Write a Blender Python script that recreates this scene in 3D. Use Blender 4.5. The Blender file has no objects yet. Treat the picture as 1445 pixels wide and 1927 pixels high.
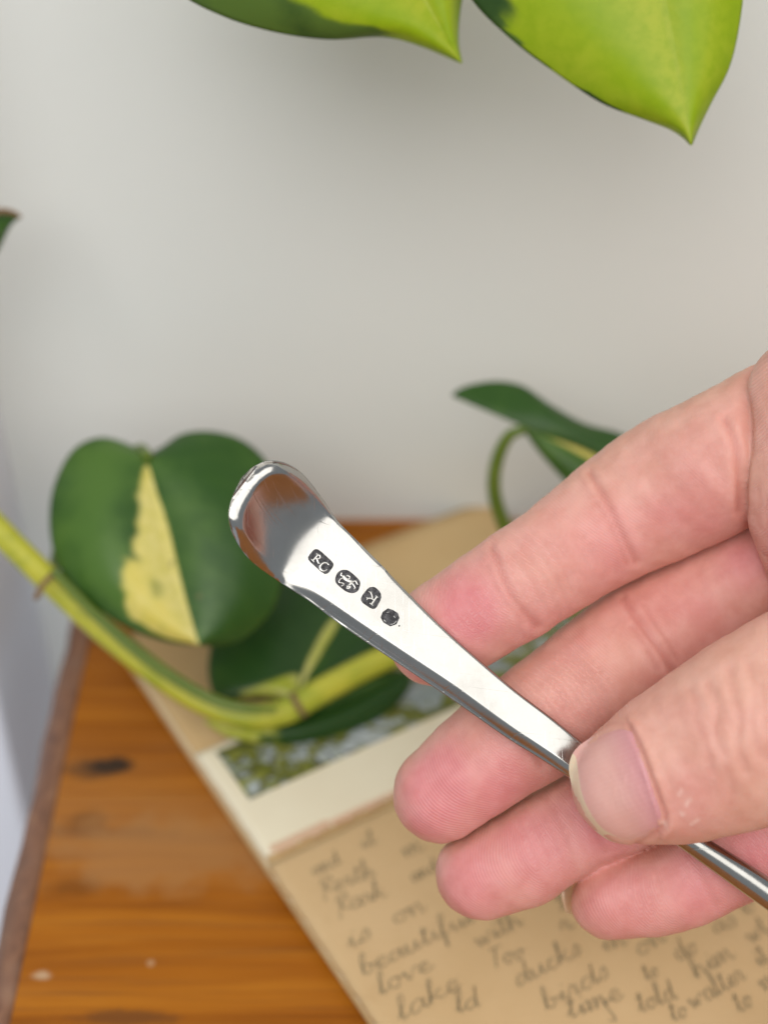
import bpy, bmesh, math, random
import numpy as np
from mathutils import Vector, Matrix
random.seed(4); rng = np.random.default_rng(4)
sc = bpy.context.scene
COL = sc.collection
R = math.radians

# ------------------------------------------------------------------ camera
PITCH, CAM_H, FPX, CU, CV = R(37.5), 0.24, 2647.0, 722.5, 963.5
cam_d = bpy.data.cameras.new('camera'); cam = bpy.data.objects.new('camera', cam_d); COL.objects.link(cam)
cam.location = (0, 0, CAM_H); cam.rotation_euler = (math.pi/2 - PITCH, 0, 0)
cam_d.sensor_fit = 'VERTICAL'; cam_d.sensor_height = 36; cam_d.lens = 36*FPX/1927
cam_d.clip_start = 0.01; cam_d.clip_end = 50
cam_d.dof.use_dof = True; cam_d.dof.focus_distance = 0.219; cam_d.dof.aperture_fstop = 9.0
sc.camera = cam
# ------------------------------------------------------------------ light
world = bpy.data.worlds.new('World'); sc.world = world; world.use_nodes = True
bg = world.node_tree.nodes['Background']; bg.inputs[0].default_value = (0.84, 0.92, 1.0, 1); bg.inputs[1].default_value = 0.27
def area(name, loc, target, sx, sy, power, color):
    l = bpy.data.lights.new(name, 'AREA'); l.shape = 'RECTANGLE'; l.size = sx; l.size_y = sy; l.energy = power; l.color = color
    o = bpy.data.objects.new(name, l); COL.objects.link(o); o.location = loc
    o.rotation_euler = (Vector(target)-Vector(loc)).to_track_quat('-Z', 'Y').to_euler(); return o
area('window_light', (0.16, -0.62, 0.98), (0.0, 0.18, 0.08), 1.7, 1.15, 9.0, (1.0, 0.97, 0.93))
area('added_left_light', (-0.25, -0.74, 1.02), (0.0, 0.2, 0.08), 0.8, 0.7, 3.2, (0.98, 0.985, 1.0))  # added second lamp for directional contrast, not a second window
sc.view_settings.view_transform = 'Standard'; sc.view_settings.look = 'None'; sc.view_settings.gamma = 1
sc.view_settings.use_curve_mapping = False; sc.view_settings.exposure = 0.50
sc.cycles.use_denoising = True; sc.cycles.max_bounces = 10

# ------------------------------------------------------------------ measuring helpers (photo pixel -> metres)
FW = np.array([0, math.cos(PITCH), -math.sin(PITCH)]); UP = np.array([0, math.sin(PITCH), math.cos(PITCH)]); RT = np.array([1., 0, 0])
CAM = np.array([0, 0, CAM_H])
def ray(u, v): return FW + RT*((u-CU)/FPX) - UP*((v-CV)/FPX)
def P(u, v, d): return CAM + ray(u, v)*(d/1000.0)            # d = depth in millimetres
def T(u, v, z=0.0):                                          # on the horizontal plane at height z
    r = ray(u, v); return CAM + r*((z-CAM_H)/r[2])
def c2w(p): p = np.asarray(p)/1000.0; return CAM + p[..., :1]*RT + p[..., 1:2]*UP - p[..., 2:3]*FW
def w2pix(p):
    q = np.asarray(p)-CAM; d = q@FW; return CU+FPX*(q@RT)/d, CV-FPX*(q@UP)/d, d
def catmull(pts, n):
    pts = np.asarray(pts, float); q = np.vstack([2*pts[0]-pts[1], pts, 2*pts[-1]-pts[-2]]); out = []
    for i in range(len(pts)-1):
        a, b, c, d = q[i:i+4]
        for t in np.linspace(0, 1, n, endpoint=False):
            out.append(.5*(2*b+(c-a)*t+(2*a-5*b+4*c-d)*t*t+(3*b-a-3*c+d)*t**3))
    out.append(pts[-1]); return np.array(out)
def resample(pts, n):
    pts = np.asarray(pts, float); s = np.r_[0, np.cumsum(np.linalg.norm(np.diff(pts, axis=0), axis=1))]
    t = np.linspace(0, s[-1], n); return np.stack([np.interp(t, s, pts[:, k]) for k in range(pts.shape[1])], 1)

# ------------------------------------------------------------------ object helpers
def obj(name, verts, faces, mat, parent=None, smooth=True, origin=None):
    verts = np.asarray(verts, float)
    o0 = np.zeros(3) if origin is None else np.asarray(origin, float)
    me = bpy.data.meshes.new(name); me.from_pydata((verts-o0).tolist(), [], faces if isinstance(faces, list) else faces.tolist())
    me.update(); me.materials.append(mat)
    if smooth: me.polygons.foreach_set('use_smooth', [True]*len(me.polygons))
    o = bpy.data.objects.new(name, me); COL.objects.link(o); o.location = o0
    if parent is not None:
        o.parent = parent; bpy_parent_inv(o, parent)
    return o
def bpy_parent_inv(o, parent):
    m = Matrix.Translation(parent.location)
    if parent.parent is not None: m = Matrix.Translation(parent.parent.location + Vector((0, 0, 0))) if False else world_of(parent)
    o.matrix_parent_inverse = m.inverted()
def world_of(o):
    m = Matrix.LocRotScale(o.location, o.rotation_euler, o.scale)
    return m if o.parent is None else world_of(o.parent) @ o.matrix_parent_inverse @ m
def empty(name, loc, label, cat, group=None):
    o = bpy.data.objects.new(name, None); COL.objects.link(o); o.location = loc; o.empty_display_size = 0.01
    tag(o, label, cat, group); return o
def tag(o, label, cat, group=None):
    o['label'] = label; o['category'] = cat
    if group: o['group'] = group
    return o
def fattr(o, name, vals):
    a = o.data.attributes.new(name, 'FLOAT', 'POINT'); a.data.foreach_set('value', np.asarray(vals, np.float32))
def grid_faces(nu, nv, closed_v=False):
    f = []
    for i in range(nu-1):
        for j in range(nv if closed_v else nv-1):
            k = (j+1) % nv; f.append((i*nv+j, i*nv+k, (i+1)*nv+k, (i+1)*nv+j))
    return f
def tube(name, pts, radii, mat, parent=None, ns=14, flat=None):
    pts = np.asarray(pts, float); radii = np.asarray(radii, float); n = len(pts)
    tg = np.gradient(pts, axis=0); tg /= np.linalg.norm(tg, axis=1)[:, None]
    up = np.array([0.13, 0.3, 0.94]); V = []
    for i in range(n):
        a = np.cross(tg[i], up); a /= np.linalg.norm(a); b = np.cross(a, tg[i])
        for k in range(ns):
            th = 2*math.pi*k/ns; V.append(pts[i]+radii[i]*(a*math.cos(th)+b*math.sin(th)))
    F = grid_faces(n, ns, True); F.append(tuple(range(ns))[::-1]); F.append(tuple(range((n-1)*ns, n*ns)))
    return obj(name, V, F, mat, parent)
def box(name, x0, x1, y0, y1, z0, z1, mat, parent=None, bevel=0.0, seg=3, rotz=0.0, pivot=None):
    bm = bmesh.new(); bmesh.ops.create_cube(bm, size=1)
    for v in bm.verts: v.co = ((x0+x1)/2+v.co.x*(x1-x0), (y0+y1)/2+v.co.y*(y1-y0), (z0+z1)/2+v.co.z*(z1-z0))
    if bevel: bmesh.ops.bevel(bm, geom=bm.edges[:], offset=bevel, segments=seg, profile=0.5, affect='EDGES')
    me = bpy.data.meshes.new(name); bm.to_mesh(me); bm.free(); me.materials.append(mat)
    for p in me.polygons: p.use_smooth = bevel > 0
    o = bpy.data.objects.new(name, me); COL.objects.link(o)
    if parent is not None: o.parent = parent; bpy_parent_inv(o, parent)
    return o

# ------------------------------------------------------------------ material helpers
class NT:
    def __init__(s, name):
        s.m = bpy.data.materials.new(name); s.m.use_nodes = True; s.t = s.m.node_tree
        s.b = s.t.nodes['Principled BSDF']; s.out = s.t.nodes['Material Output']
    def n(s, typ, **kw):
        nd = s.t.nodes.new(typ)
        for k, v in kw.items():
            if k in ('inputs',):
                for i, x in v.items():
                    if hasattr(x, 'bl_idname') or isinstance(x, bpy.types.NodeSocket): s.t.links.new(x, nd.inputs[i])
                    else: nd.inputs[i].default_value = x
            else: setattr(nd, k, v)
        return nd
    def link(s, a, b): s.t.links.new(a, b)
    def math(s, op, a, b=None, c=None, clamp=False):
        nd = s.t.nodes.new('ShaderNodeMath'); nd.operation = op; nd.use_clamp = clamp
        for i, x in enumerate((a, b, c)):
            if x is None: continue
            if isinstance(x, (int, float)): nd.inputs[i].default_value = x
            else: s.link(x, nd.inputs[i])
        return nd.outputs[0]
    def mix(s, f, a, b, mode='MIX'):
        nd = s.t.nodes.new('ShaderNodeMix'); nd.data_type = 'RGBA'; nd.blend_type = mode
        for i, x in ((0, f), (6, a), (7, b)):
            if isinstance(x, (int, float)): nd.inputs[i].default_value = x
            elif isinstance(x, tuple): nd.inputs[i].default_value = (*x, 1) if len(x) == 3 else x
            else: s.link(x, nd.inputs[i])
        return nd.outputs[2]
    def noise(s, vec, scale, detail=4, rough=0.55, dist=0.0):
        nd = s.t.nodes.new('ShaderNodeTexNoise'); nd.inputs['Scale'].default_value = scale; nd.inputs['Detail'].default_value = detail
        nd.inputs['Roughness'].default_value = rough; nd.inputs['Distortion'].default_value = dist
        if vec is not None: s.link(vec, nd.inputs['Vector'])
        return nd.outputs['Fac']
    def ramp(s, fac, stops):
        nd = s.t.nodes.new('ShaderNodeValToRGB'); e = nd.color_ramp.elements
        while len(e) < len(stops): e.new(0.5)
        for k, (p, c) in enumerate(stops):
            e[k].position = p; e[k].color = (*c, 1) if isinstance(c, tuple) else (c, c, c, 1)
        s.link(fac, nd.inputs[0]); return nd.outputs[0]
    def smooth(s, x, lo, hi):
        nd = s.t.nodes.new('ShaderNodeMapRange'); nd.interpolation_type = 'SMOOTHSTEP'
        s.link(x, nd.inputs[0]); nd.inputs[1].default_value = lo; nd.inputs[2].default_value = hi
        return nd.outputs[0]
    def mapping(s, vec, scale=(1, 1, 1), loc=(0, 0, 0), rot=(0, 0, 0)):
        nd = s.t.nodes.new('ShaderNodeMapping'); s.link(vec, nd.inputs[0])
        nd.inputs['Scale'].default_value = scale; nd.inputs['Location'].default_value = loc; nd.inputs['Rotation'].default_value = rot
        return nd.outputs[0]
    def coord(s): return s.t.nodes.new('ShaderNodeTexCoord').outputs['Object']
    def pos(s): return s.t.nodes.new('ShaderNodeNewGeometry').outputs['Position']
    def attr(s, name):
        nd = s.t.nodes.new('ShaderNodeAttribute'); nd.attribute_name = name; return nd.outputs['Fac']
    def bump(s, h, strength, dist, normal=None):
        nd = s.t.nodes.new('ShaderNodeBump'); nd.inputs['Strength'].default_value = strength; nd.inputs['Distance'].default_value = dist
        s.link(h, nd.inputs['Height'])
        if normal is not None: s.link(normal, nd.inputs['Normal'])
        return nd.outputs[0]
    def set(s, **kw):
        for k, v in kw.items():
            k = k.replace('_', ' ')
            i = s.b.inputs[k]
            if isinstance(v, (int, float)): i.default_value = v
            elif isinstance(v, tuple): i.default_value = (*v, 1) if len(v) == 3 and i.type == 'RGBA' else v
            else: s.link(v, i)
        return s.m

def wall_mat(name, c1, c2):
    a = NT(name); p = a.pos()
    n = a.noise(p, 9, 3); f = a.noise(p, 260, 5, 0.6)
    return a.set(Base_Color=a.mix(n, c1, c2), Roughness=0.75, Normal=a.bump(f, 0.12, 0.0006))
M_WALL = wall_mat('painted_plaster', (0.73, 0.755, 0.725), (0.79, 0.805, 0.77))
M_TRIM = wall_mat('white_gloss_paint', (0.80, 0.81, 0.88), (0.86, 0.87, 0.92))

def wood_mat():
    a = NT('waxed_pine'); p = a.pos()
    warp = a.noise(p, 14, 2); 
    g = a.noise(a.mapping(p, (3.5, 62, 40)), 3.2, 6, 0.62, 0.7)
    fine = a.noise(a.mapping(p, (14, 900, 300)), 1.0, 5, 0.65)
    big = a.noise(a.mapping(p, (2.5, 11, 1)), 3.0, 3)
    c = a.ramp(g, [(0.25, (0.20, 0.055, 0.003)), (0.5, (0.35, 0.108, 0.005)), (0.75, (0.45, 0.160, 0.011))])
    c = a.mix(a.smooth(fine, 0.5, 0.75), c, (0.20, 0.070, 0.016))
    c = a.mix(a.math('MULTIPLY', a.smooth(big, 0.45, 0.72), 0.45), c, (0.40, 0.185, 0.060))
    sep = a.t.nodes.new('ShaderNodeSeparateXYZ'); a.link(p, sep.inputs[0]); X, Y = sep.outputs[0], sep.outputs[1]
    wn = a.noise(p, 130, 4)
    wn2 = a.math('MULTIPLY', a.math('SUBTRACT', wn, 0.5), 1.5)
    def spot(u, v, rx, ry, col, amt):
        nonlocal c
        q = T(u, v)
        dx = a.math('DIVIDE', a.math('SUBTRACT', X, float(q[0])), rx); dy = a.math('DIVIDE', a.math('SUBTRACT', Y, float(q[1])), ry)
        d = a.math('ADD', a.math('SQRT', a.math('ADD', a.math('MULTIPLY', dx, dx), a.math('MULTIPLY', dy, dy))), wn2)
        m = a.math('SUBTRACT', 1.0, a.smooth(d, 0.45, 1.15))
        c = a.mix(a.math('MULTIPLY', m, amt), c, col)
    spot(205, 1442, .0062, .0026, (0.012, 0.010, 0.009), 0.95)
    spot(180, 1446, .0085, .0036, (0.06, 0.035, 0.02), 0.6)
    spot(160, 1552, .006, .0045, (0.10, 0.036, 0.010), 0.5)
    spot(200, 1566, .016, .0022, (0.16, 0.06, 0.02), 0.6)
    spot(140, 1668, .0065, .0034, (0.10, 0.034, 0.008), 0.45)
    spot(300, 1600, .030, .012, (0.38, 0.19, 0.07), 0.6)
    spot(80, 1836, .0024, .0014, (0.60, 0.46, 0.30), 0.6)
    spot(284, 1812, .0009, .0009, (0.55, 0.36, 0.2), 0.5)
    spot(235, 1915, .012, .002, (0.10, 0.04, 0.014), 0.6)
    return a.set(Base_Color=c, Roughness=a.math('ADD', a.math('MULTIPLY', big, 0.25), 0.30), Specular_IOR_Level=0.16,
                 Normal=a.bump(a.math('ADD', g, a.math('MULTIPLY', fine, 0.5)), 0.25, 0.0008))
M_WOOD = wood_mat()
def wood_edge():
    a = NT('worn_wood_edge'); p = a.pos()
    g = a.noise(a.mapping(p, (60, 30, 60), rot=(0, 0, .5)), 6, 5, .6, 0.6); b = a.noise(p, 45, 3)
    c = a.ramp(g, [(0.3, (0.13, 0.055, 0.030)), (0.55, (0.22, 0.10, 0.052)), (0.8, (0.32, 0.165, 0.085))])
    c = a.mix(a.math('MULTIPLY', a.smooth(b, .5, .75), .5), c, (0.36, 0.22, 0.15))
    return a.set(Base_Color=c, Roughness=0.5, Normal=a.bump(g, .3, .0008))
M_EDGE = wood_edge()
def paper_mat(name, c1, c2, c3):
    a = NT(name); p = a.pos()
    b = a.noise(p, 28, 4, .6); f = a.noise(p, 700, 4, .6); st = a.noise(p, 75, 5, .65, .5)
    c = a.mix(a.smooth(b, .3, .7), c1, c2); c = a.mix(a.math('MULTIPLY', a.smooth(st, .56, .75), .45), c, c3)
    return a.set(Base_Color=c, Roughness=0.8, Specular_IOR_Level=0.2, Normal=a.bump(a.math('ADD', f, a.math('MULTIPLY', b, 6.0)), .2, .0003))
M_LETTER = paper_mat('aged_letter_paper', (0.58, 0.395, 0.20), (0.63, 0.44, 0.235), (0.50, 0.32, 0.155))
M_COVER = paper_mat('tan_card', (0.58, 0.385, 0.18), (0.63, 0.44, 0.22), (0.50, 0.28, 0.10))
M_CREAM = paper_mat('cream_card', (0.80, 0.71, 0.52), (0.84, 0.76, 0.57), (0.74, 0.62, 0.43))
M_TORN = paper_mat('torn_paper_residue', (0.66, 0.42, 0.27), (0.70, 0.50, 0.34), (0.55, 0.32, 0.18))
a = NT('ink'); M_INK = a.set(Base_Color=a.mix(a.noise(a.pos(), 600, 3), (0.11, 0.10, 0.06), (0.24, 0.20, 0.11)), Roughness=0.7)

# ------------------------------------------------------------------ the setting: wall, door frame, table
YW = float(T(600, 978)[1])
def wall_plane():
    z0, z1, x0, x1 = -0.75, 0.9, -0.9, 1.2
    o = obj('wall', [(x0, YW, z0), (x1, YW, z0), (x1, YW, z1), (x0, YW, z1), (x0, YW+.1, z0), (x1, YW+.1, z0), (x1, YW+.1, z1), (x0, YW+.1, z1)],
            [(0, 1, 2, 3), (5, 4, 7, 6), (3, 2, 6, 7), (4, 5, 1, 0), (4, 0, 3, 7), (1, 5, 6, 2)], M_WALL, smooth=False)
    o['kind'] = 'structure'; return o
wall_plane()
r1, r2 = ray(44, 1000), ray(20, 1420)
XF = r1[0]/r1[1]*YW; YF = XF/(r2[0]/r2[1])
fr = empty('door_frame', (XF-.03, YF, -.75), 'white painted frame standing out from the wall beside the table', 'door frame')
box('casing_board', XF-.075, XF, YF, YW+.01, -.75, .9, M_TRIM, fr, bevel=.003, seg=4)
box('casing_moulding', XF-.075, XF-.022, YF-.008, YF+.004, -.75, .9, M_TRIM, fr, bevel=.003, seg=4)
fl = obj('floor', [(-.9, -1.2, -.75), (1.2, -1.2, -.75), (1.2, YW, -.75), (-.9, YW, -.75)], [(0, 1, 2, 3)], M_TRIM, smooth=False); fl['kind'] = 'structure'

# table: top plate with a rounded worn end strip
pa, pb = T(122, 1180), T(4, 1690)                 # outer left edge
ta = math.atan2(pb[1]-pa[1], pb[0]-pa[0])         # direction of the left edge
tdir = np.array([math.cos(ta), math.sin(ta), 0]); tnor = np.array([-tdir[1], tdir[0], 0])
if tnor[0] < 0: tnor = -tnor
if tdir[1] > 0: tdir = -tdir
def table():
    tb = empty('wooden_table', (pa[0]+.2, .2, -.022), 'orange brown wooden table with a worn rounded edge and dark knots', 'table')
    t0 = pa - tdir*((YW-.0015-pa[1])/(-tdir[1]))   # start at the wall
    L = 0.62; W = 0.75; sw = 0.0062
    # end strip: profile swept along the left edge
    prof = []
    for k in range(13):
        th = math.pi - k*math.pi/2/12; prof.append((0.0055+0.0055*math.cos(th), -0.0055+0.0055*math.sin(th)*0.97))
    prof = [(0, -.022)] + prof + [(sw+.0008, -.0002), (sw+.0008, -.022)]
    V = []; n = 80
    for i in range(n):
        q = t0 + tdir*L*i/(n-1)
        for (x, z) in prof:
            wob = 0.0003*math.sin(i*.9+z*900)+0.0002*math.sin(i*2.3)
            V.append(q + tnor*(x+(wob if x < .004 else 0)) + np.array([0, 0, z]))
    F = grid_faces(n, len(prof)); F += [tuple(range(len(prof))), tuple(range((n-1)*len(prof), n*len(prof)))[::-1]]
    obj('end_strip', V, F, M_EDGE, tb)
    # boards side by side, grain running away from the strip
    cuts = [0, .098, .192, .29, .40, .51, L]
    for k in range(len(cuts)-1):
        a0, a1 = cuts[k]+.00002, cuts[k+1]-.00002; dz = -.00004*(k % 2)
        bm = bmesh.new(); vs = []
        for (s, x, z) in [(a0, sw+.0009, 0), (a1, sw+.0009, 0), (a1, W, 0), (a0, W, 0), (a0, sw+.0009, -.022), (a1, sw+.0009, -.022), (a1, W, -.022), (a0, W, -.022)]:
            vs.append(bm.verts.new(t0+tdir*s+tnor*x+np.array([0, 0, z+dz])))
        for f in [(0, 1, 2, 3), (7, 6, 5, 4), (0, 4, 5, 1), (1, 5, 6, 2), (2, 6, 7, 3), (3, 7, 4, 0)]: bm.faces.new([vs[i] for i in f])
        bmesh.ops.recalc_face_normals(bm, faces=bm.faces)
        bmesh.ops.bevel(bm, geom=bm.edges[:], offset=.0001, segments=2, affect='EDGES')
        me = bpy.data.meshes.new('board'); bm.to_mesh(me); bm.free(); me.materials.append(M_WOOD)
        o = bpy.data.objects.new('board', me); COL.objects.link(o); o.parent = tb; bpy_parent_inv(o, tb)
table()

# ------------------------------------------------------------------ booklet, picture card, letter
ZB = 0.0045
c0, c1 = T(505, 1618, ZB), T(282, 1290, ZB)
ey = c1-c0; ey[2] = 0; ey /= np.linalg.norm(ey); ex = np.array([ey[1], -ey[0], 0])    # booklet axes
def bk(x, y, z): return c0+ex*x+ey*y+np.array([0, 0, z-ZB])
def to_bk(u, v, z=ZB):
    q = T(u, v, z)-c0; return q@ex, q@ey
top_y = to_bk(800, 982)[1]; right_x = to_bk(926, 940)[0]
def slab(name, x0, x1, y0, y1, z0, z1, mat, parent=None, nx=40, ny=40, warp=0.0, rough=0.0, seed=0, r=.0004):
    """thin sheet with a slightly wavy surface and uneven edges"""
    g = np.random.default_rng(seed); V = []; F = []
    ph = g.uniform(0, 6, 8)
    xs = np.linspace(0, 1, nx); ys = np.linspace(0, 1, ny)
    def pt(i, j, top):
        x = x0+(x1-x0)*xs[i]; y = y0+(y1-y0)*ys[j]
        if i in (0, nx-1): x += rough*(math.sin(y*900+ph[0])+math.sin(y*2100+ph[1])+.6*math.sin(y*5200+ph[2]))
        if j in (0, ny-1): y += rough*(math.sin(x*900+ph[3])+math.sin(x*2300+ph[4])+.6*math.sin(x*5000+ph[5]))
        w = warp*(math.sin(x*38+ph[6])+math.sin(y*45+ph[7])+1.2)*.5
        edge = r if (i in (0, nx-1) or j in (0, ny-1)) else 0
        return bk(x, y, (z1+w-edge*.5) if top else z0)
    for top in (1, 0):
        for i in range(nx):
            for j in range(ny): V.append(pt(i, j, top))
    N = nx*ny
    for i in range(nx-1):
        for j in range(ny-1):
            q = (i*ny+j, (i+1)*ny+j, (i+1)*ny+j+1, i*ny+j+1); F.append(q); F.append(tuple(N+k for k in q[::-1]))
    rim = [i*ny for i in range(nx)] + [(nx-1)*ny+j for j in range(1, ny)] + [i*ny+ny-1 for i in range(nx-2, -1, -1)] + [j for j in range(ny-2, 0, -1)]
    for k in range(len(rim)):
        p, q = rim[k], rim[(k+1) % len(rim)]; F.append((p, N+p, N+q, q))
    return obj(name, V, F, mat, parent, origin=None)
bkt = empty('booklet', tuple(bk(right_x/2, 0, 0)), 'old tan card booklet lying on the wooden table under the picture card', 'booklet')
slab('back_cover', -.0006, right_x, -.095, top_y+.0006, .0004, .0016, M_COVER, bkt, seed=1)
for k in range(4):
    slab('page', .0002*(k % 2), right_x-.0006-.0003*k, -.0945, top_y-.0003*k, .00165+.0006*k, .0022+.0006*k, M_CREAM, bkt, 12, 12, seed=2+k)
slab('front_cover', -.0003, right_x-.001, -.095, top_y, .0041, ZB, M_COVER, bkt, seed=7)

# picture card
px0 = -.0004; py1 = to_bk(381, 1420)[1]; py0 = .0005; px1 = to_bk(1240, 1080)[0]
ib = to_bk(470, 1512); it_ = to_bk(402, 1424)
pic = empty('picture_card', tuple(bk(px0, py0, ZB)), 'cream bordered landscape picture card of trees and pale water on the booklet', 'picture card')
slab('card', px0, px1, py0, py1, ZB+.0001, ZB+.0009, M_CREAM, pic, 60, 30, warp=.0002, rough=.00006, seed=11)
def picture_mat():
    a = NT('printed_landscape'); p = a.coord()
    rot = math.atan2(ex[1], ex[0]); q = a.mapping(p, rot=(0, 0, -rot))
    big = a.noise(q, 75, 3, .6, .3); mid = a.noise(q, 260, 4, .65, .3)
    c = a.ramp(a.noise(a.mapping(q, (1, 2.5, 1)), 50, 3), [(0.35, (0.27, 0.31, 0.31)), (0.6, (0.44, 0.48, 0.48)), (0.8, (0.58, 0.60, 0.57))])
    fol = a.ramp(mid, [(0.3, (0.045, 0.055, 0.010)), (0.5, (0.13, 0.145, 0.02)), (0.72, (0.30, 0.30, 0.06))])
    root = bk(*to_bk(560, 1385), ZB)
    sp_ = a.t.nodes.new('ShaderNodeSeparateXYZ'); a.link(p, sp_.inputs[0])
    dx = a.math('SUBTRACT', sp_.outputs[0], float(root[0])); dy = a.math('SUBTRACT', sp_.outputs[1], float(root[1]))
    an = a.math('ADD', a.math('ARCTAN2', dy, dx), a.math('MULTIPLY', a.math('SUBTRACT', a.noise(q, 110, 3), .5), .9))
    ln = a.math('ABSOLUTE', a.math('SINE', a.math('MULTIPLY', an, 12.0)))
    rad = a.math('SQRT', a.math('ADD', a.math('MULTIPLY', dx, dx), a.math('MULTIPLY', dy, dy)))
    tw = a.math('MULTIPLY', a.math('SUBTRACT', 1.0, a.smooth(ln, .15, .42)), a.math('SUBTRACT', 1.0, a.smooth(rad, .018, .045)))
    m = a.smooth(a.math('ADD', big, a.math('MULTIPLY', a.math('SUBTRACT', mid, .5), .7)), .39, .52)
    c = a.mix(m, c, fol); c = a.mix(a.math('MULTIPLY', tw, .8), c, (0.05, 0.042, 0.025))
    return a.set(Base_Color=c, Roughness=0.35)
slab('printed_picture', ib[0], px1-.004, ib[1], it_[1]-.0002, ZB+.0008, ZB+.00113, picture_mat(), pic, 60, 30, warp=.0002, seed=11, r=0)
# torn residue strip along the lower border
slab('torn_strip', px0+.0015, px0+.06, py0-.0003, py0+.0022, ZB+.0008, ZB+.00118, M_TORN, pic, 120, 6, rough=.0003, seed=21)

# letter
lx0, ly1 = to_bk(508, 1636)
let = empty('handwritten_letter', tuple(bk(0, -.05, ZB)), 'aged tan letter covered in slanting cursive ink handwriting', 'letter')
ZL = ZB+.0012
slab('sheet', lx0, .19, -.094, ly1+.0002, ZB+.0001, ZL, M_LETTER, let, 90, 60, warp=.0003, rough=.00008, seed=31)
slab('sheet_fold', .004+lx0, .189, -.0935, ly1-.001, ZB-.0003, ZB+.0001, M_CREAM, let, 12, 12, seed=32)
def ly_surface(x, y):
    return ZL+.0006
# cursive stroke alphabet: x-height 1, several strokes per letter
A_ = {
'a': (1.15, [[(.85,.85),(.5,1),(.15,.6),(.2,.1),(.5,.05),(.8,.5),(.9,.95),(.85,.3),(1.0,.02),(1.2,.25)]]),
'b': (1.0, [[(0,.2),(.35,1.3),(.4,2.1),(.2,2.0),(.15,.9),(.25,.1),(.6,.1),(.75,.6),(.5,.85),(.75,.7),(1.05,.75)]]),
'c': (.85, [[(.75,.8),(.5,1),(.15,.6),(.2,.1),(.5,.02),(.9,.3)]]),
'd': (1.15, [[(.8,.85),(.45,1),(.12,.55),(.2,.08),(.5,.1),(.85,.8),(1.0,2.0),(.88,.8),(.95,.05),(1.2,.25)]]),
'e': (.85, [[(0,.25),(.5,.5),(.65,.85),(.4,1),(.15,.6),(.25,.1),(.55,.03),(.9,.35)]]),
'f': (.8, [[(0,.2),(.4,1.2),(.55,2.0),(.35,2.1),(.25,1),(.2,-.8),(.35,-1.0),(.4,-.2),(.35,.2),(.85,.4)]]),
'h': (1.15, [[(0,.2),(.35,1.4),(.4,2.1),(.22,2.0),(.15,0),(.35,.75),(.65,.95),(.75,.5),(.8,.02),(1.15,.3)]]),
'i': (.55, [[(0,.25),(.25,.95),(.25,.2),(.35,.03),(.6,.3)], [(.33,1.5),(.36,1.45),(.38,1.5)]]),
'k': (1.05, [[(0,.2),(.35,1.4),(.4,2.1),(.22,2.0),(.15,0)], [(.8,1.0),(.4,.7),(.2,.5),(.5,.45),(.75,.05),(1.05,.25)]]),
'l': (.6, [[(0,.2),(.38,1.3),(.42,2.1),(.22,2.0),(.2,.4),(.3,.03),(.6,.3)]]),
'm': (1.6, [[(0,.7),(.15,.98),(.2,.0),(.4,.8),(.6,.98),(.65,.0),(.85,.8),(1.1,.95),(1.15,.15),(1.3,.02),(1.6,.3)]]),
'n': (1.15, [[(0,.7),(.15,.98),(.2,.0),(.45,.85),(.7,.95),(.75,.2),(.88,.02),(1.15,.3)]]),
'o': (1.0, [[(.6,.95),(.25,.9),(.12,.45),(.3,.05),(.6,.1),(.75,.55),(.6,.95),(.75,.8),(1.05,.85)]]),
'r': (.8, [[(0,.25),(.2,1.05),(.35,.9),(.55,.85),(.5,.2),(.6,.03),(.85,.3)]]),
's': (.8, [[(0,.1),(.45,1.05),(.6,.5),(.5,.08),(.15,.05)]]),
't': (.75, [[(0,.25),(.35,1.0),(.4,1.75),(.3,.4),(.4,.02),(.75,.3)], [(.05,1.3),(.7,1.42)]]),
'u': (1.15, [[(0,.5),(.15,.95),(.2,.2),(.4,.03),(.7,.5),(.8,.95),(.8,.2),(.95,.03),(1.2,.3)]]),
'v': (1.0, [[(0,.7),(.15,.95),(.4,.03),(.75,.95),(1.05,.85)]]),
'w': (1.4, [[(0,.7),(.12,.95),(.3,.05),(.6,.85),(.75,.05),(1.1,.95),(1.4,.85)]]),
'y': (1.05, [[(0,.7),(.12,.95),(.25,.15),(.5,.2),(.75,.95),(.65,-.6),(.4,-1),(.3,-.7),(1.05,.3)]]),
'P': (1.15, [[(.35,-.35),(.15,-.4),(.35,.6),(.55,1.6)], [(.1,1.2),(.4,1.9),(.95,1.9),(1.0,1.3),(.5,.95),(.75,.4),(1.1,.25)]]),
'T': (1.1, [[(.05,1.75),(.5,1.85),(1.2,1.9)], [(.6,1.85),(.45,.8),(.3,.0)]]),
'I': (.7, [[(.5,1.9),(.2,1.7),(.4,.2),(.2,0),(.05,.3)]]),
}
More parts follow.
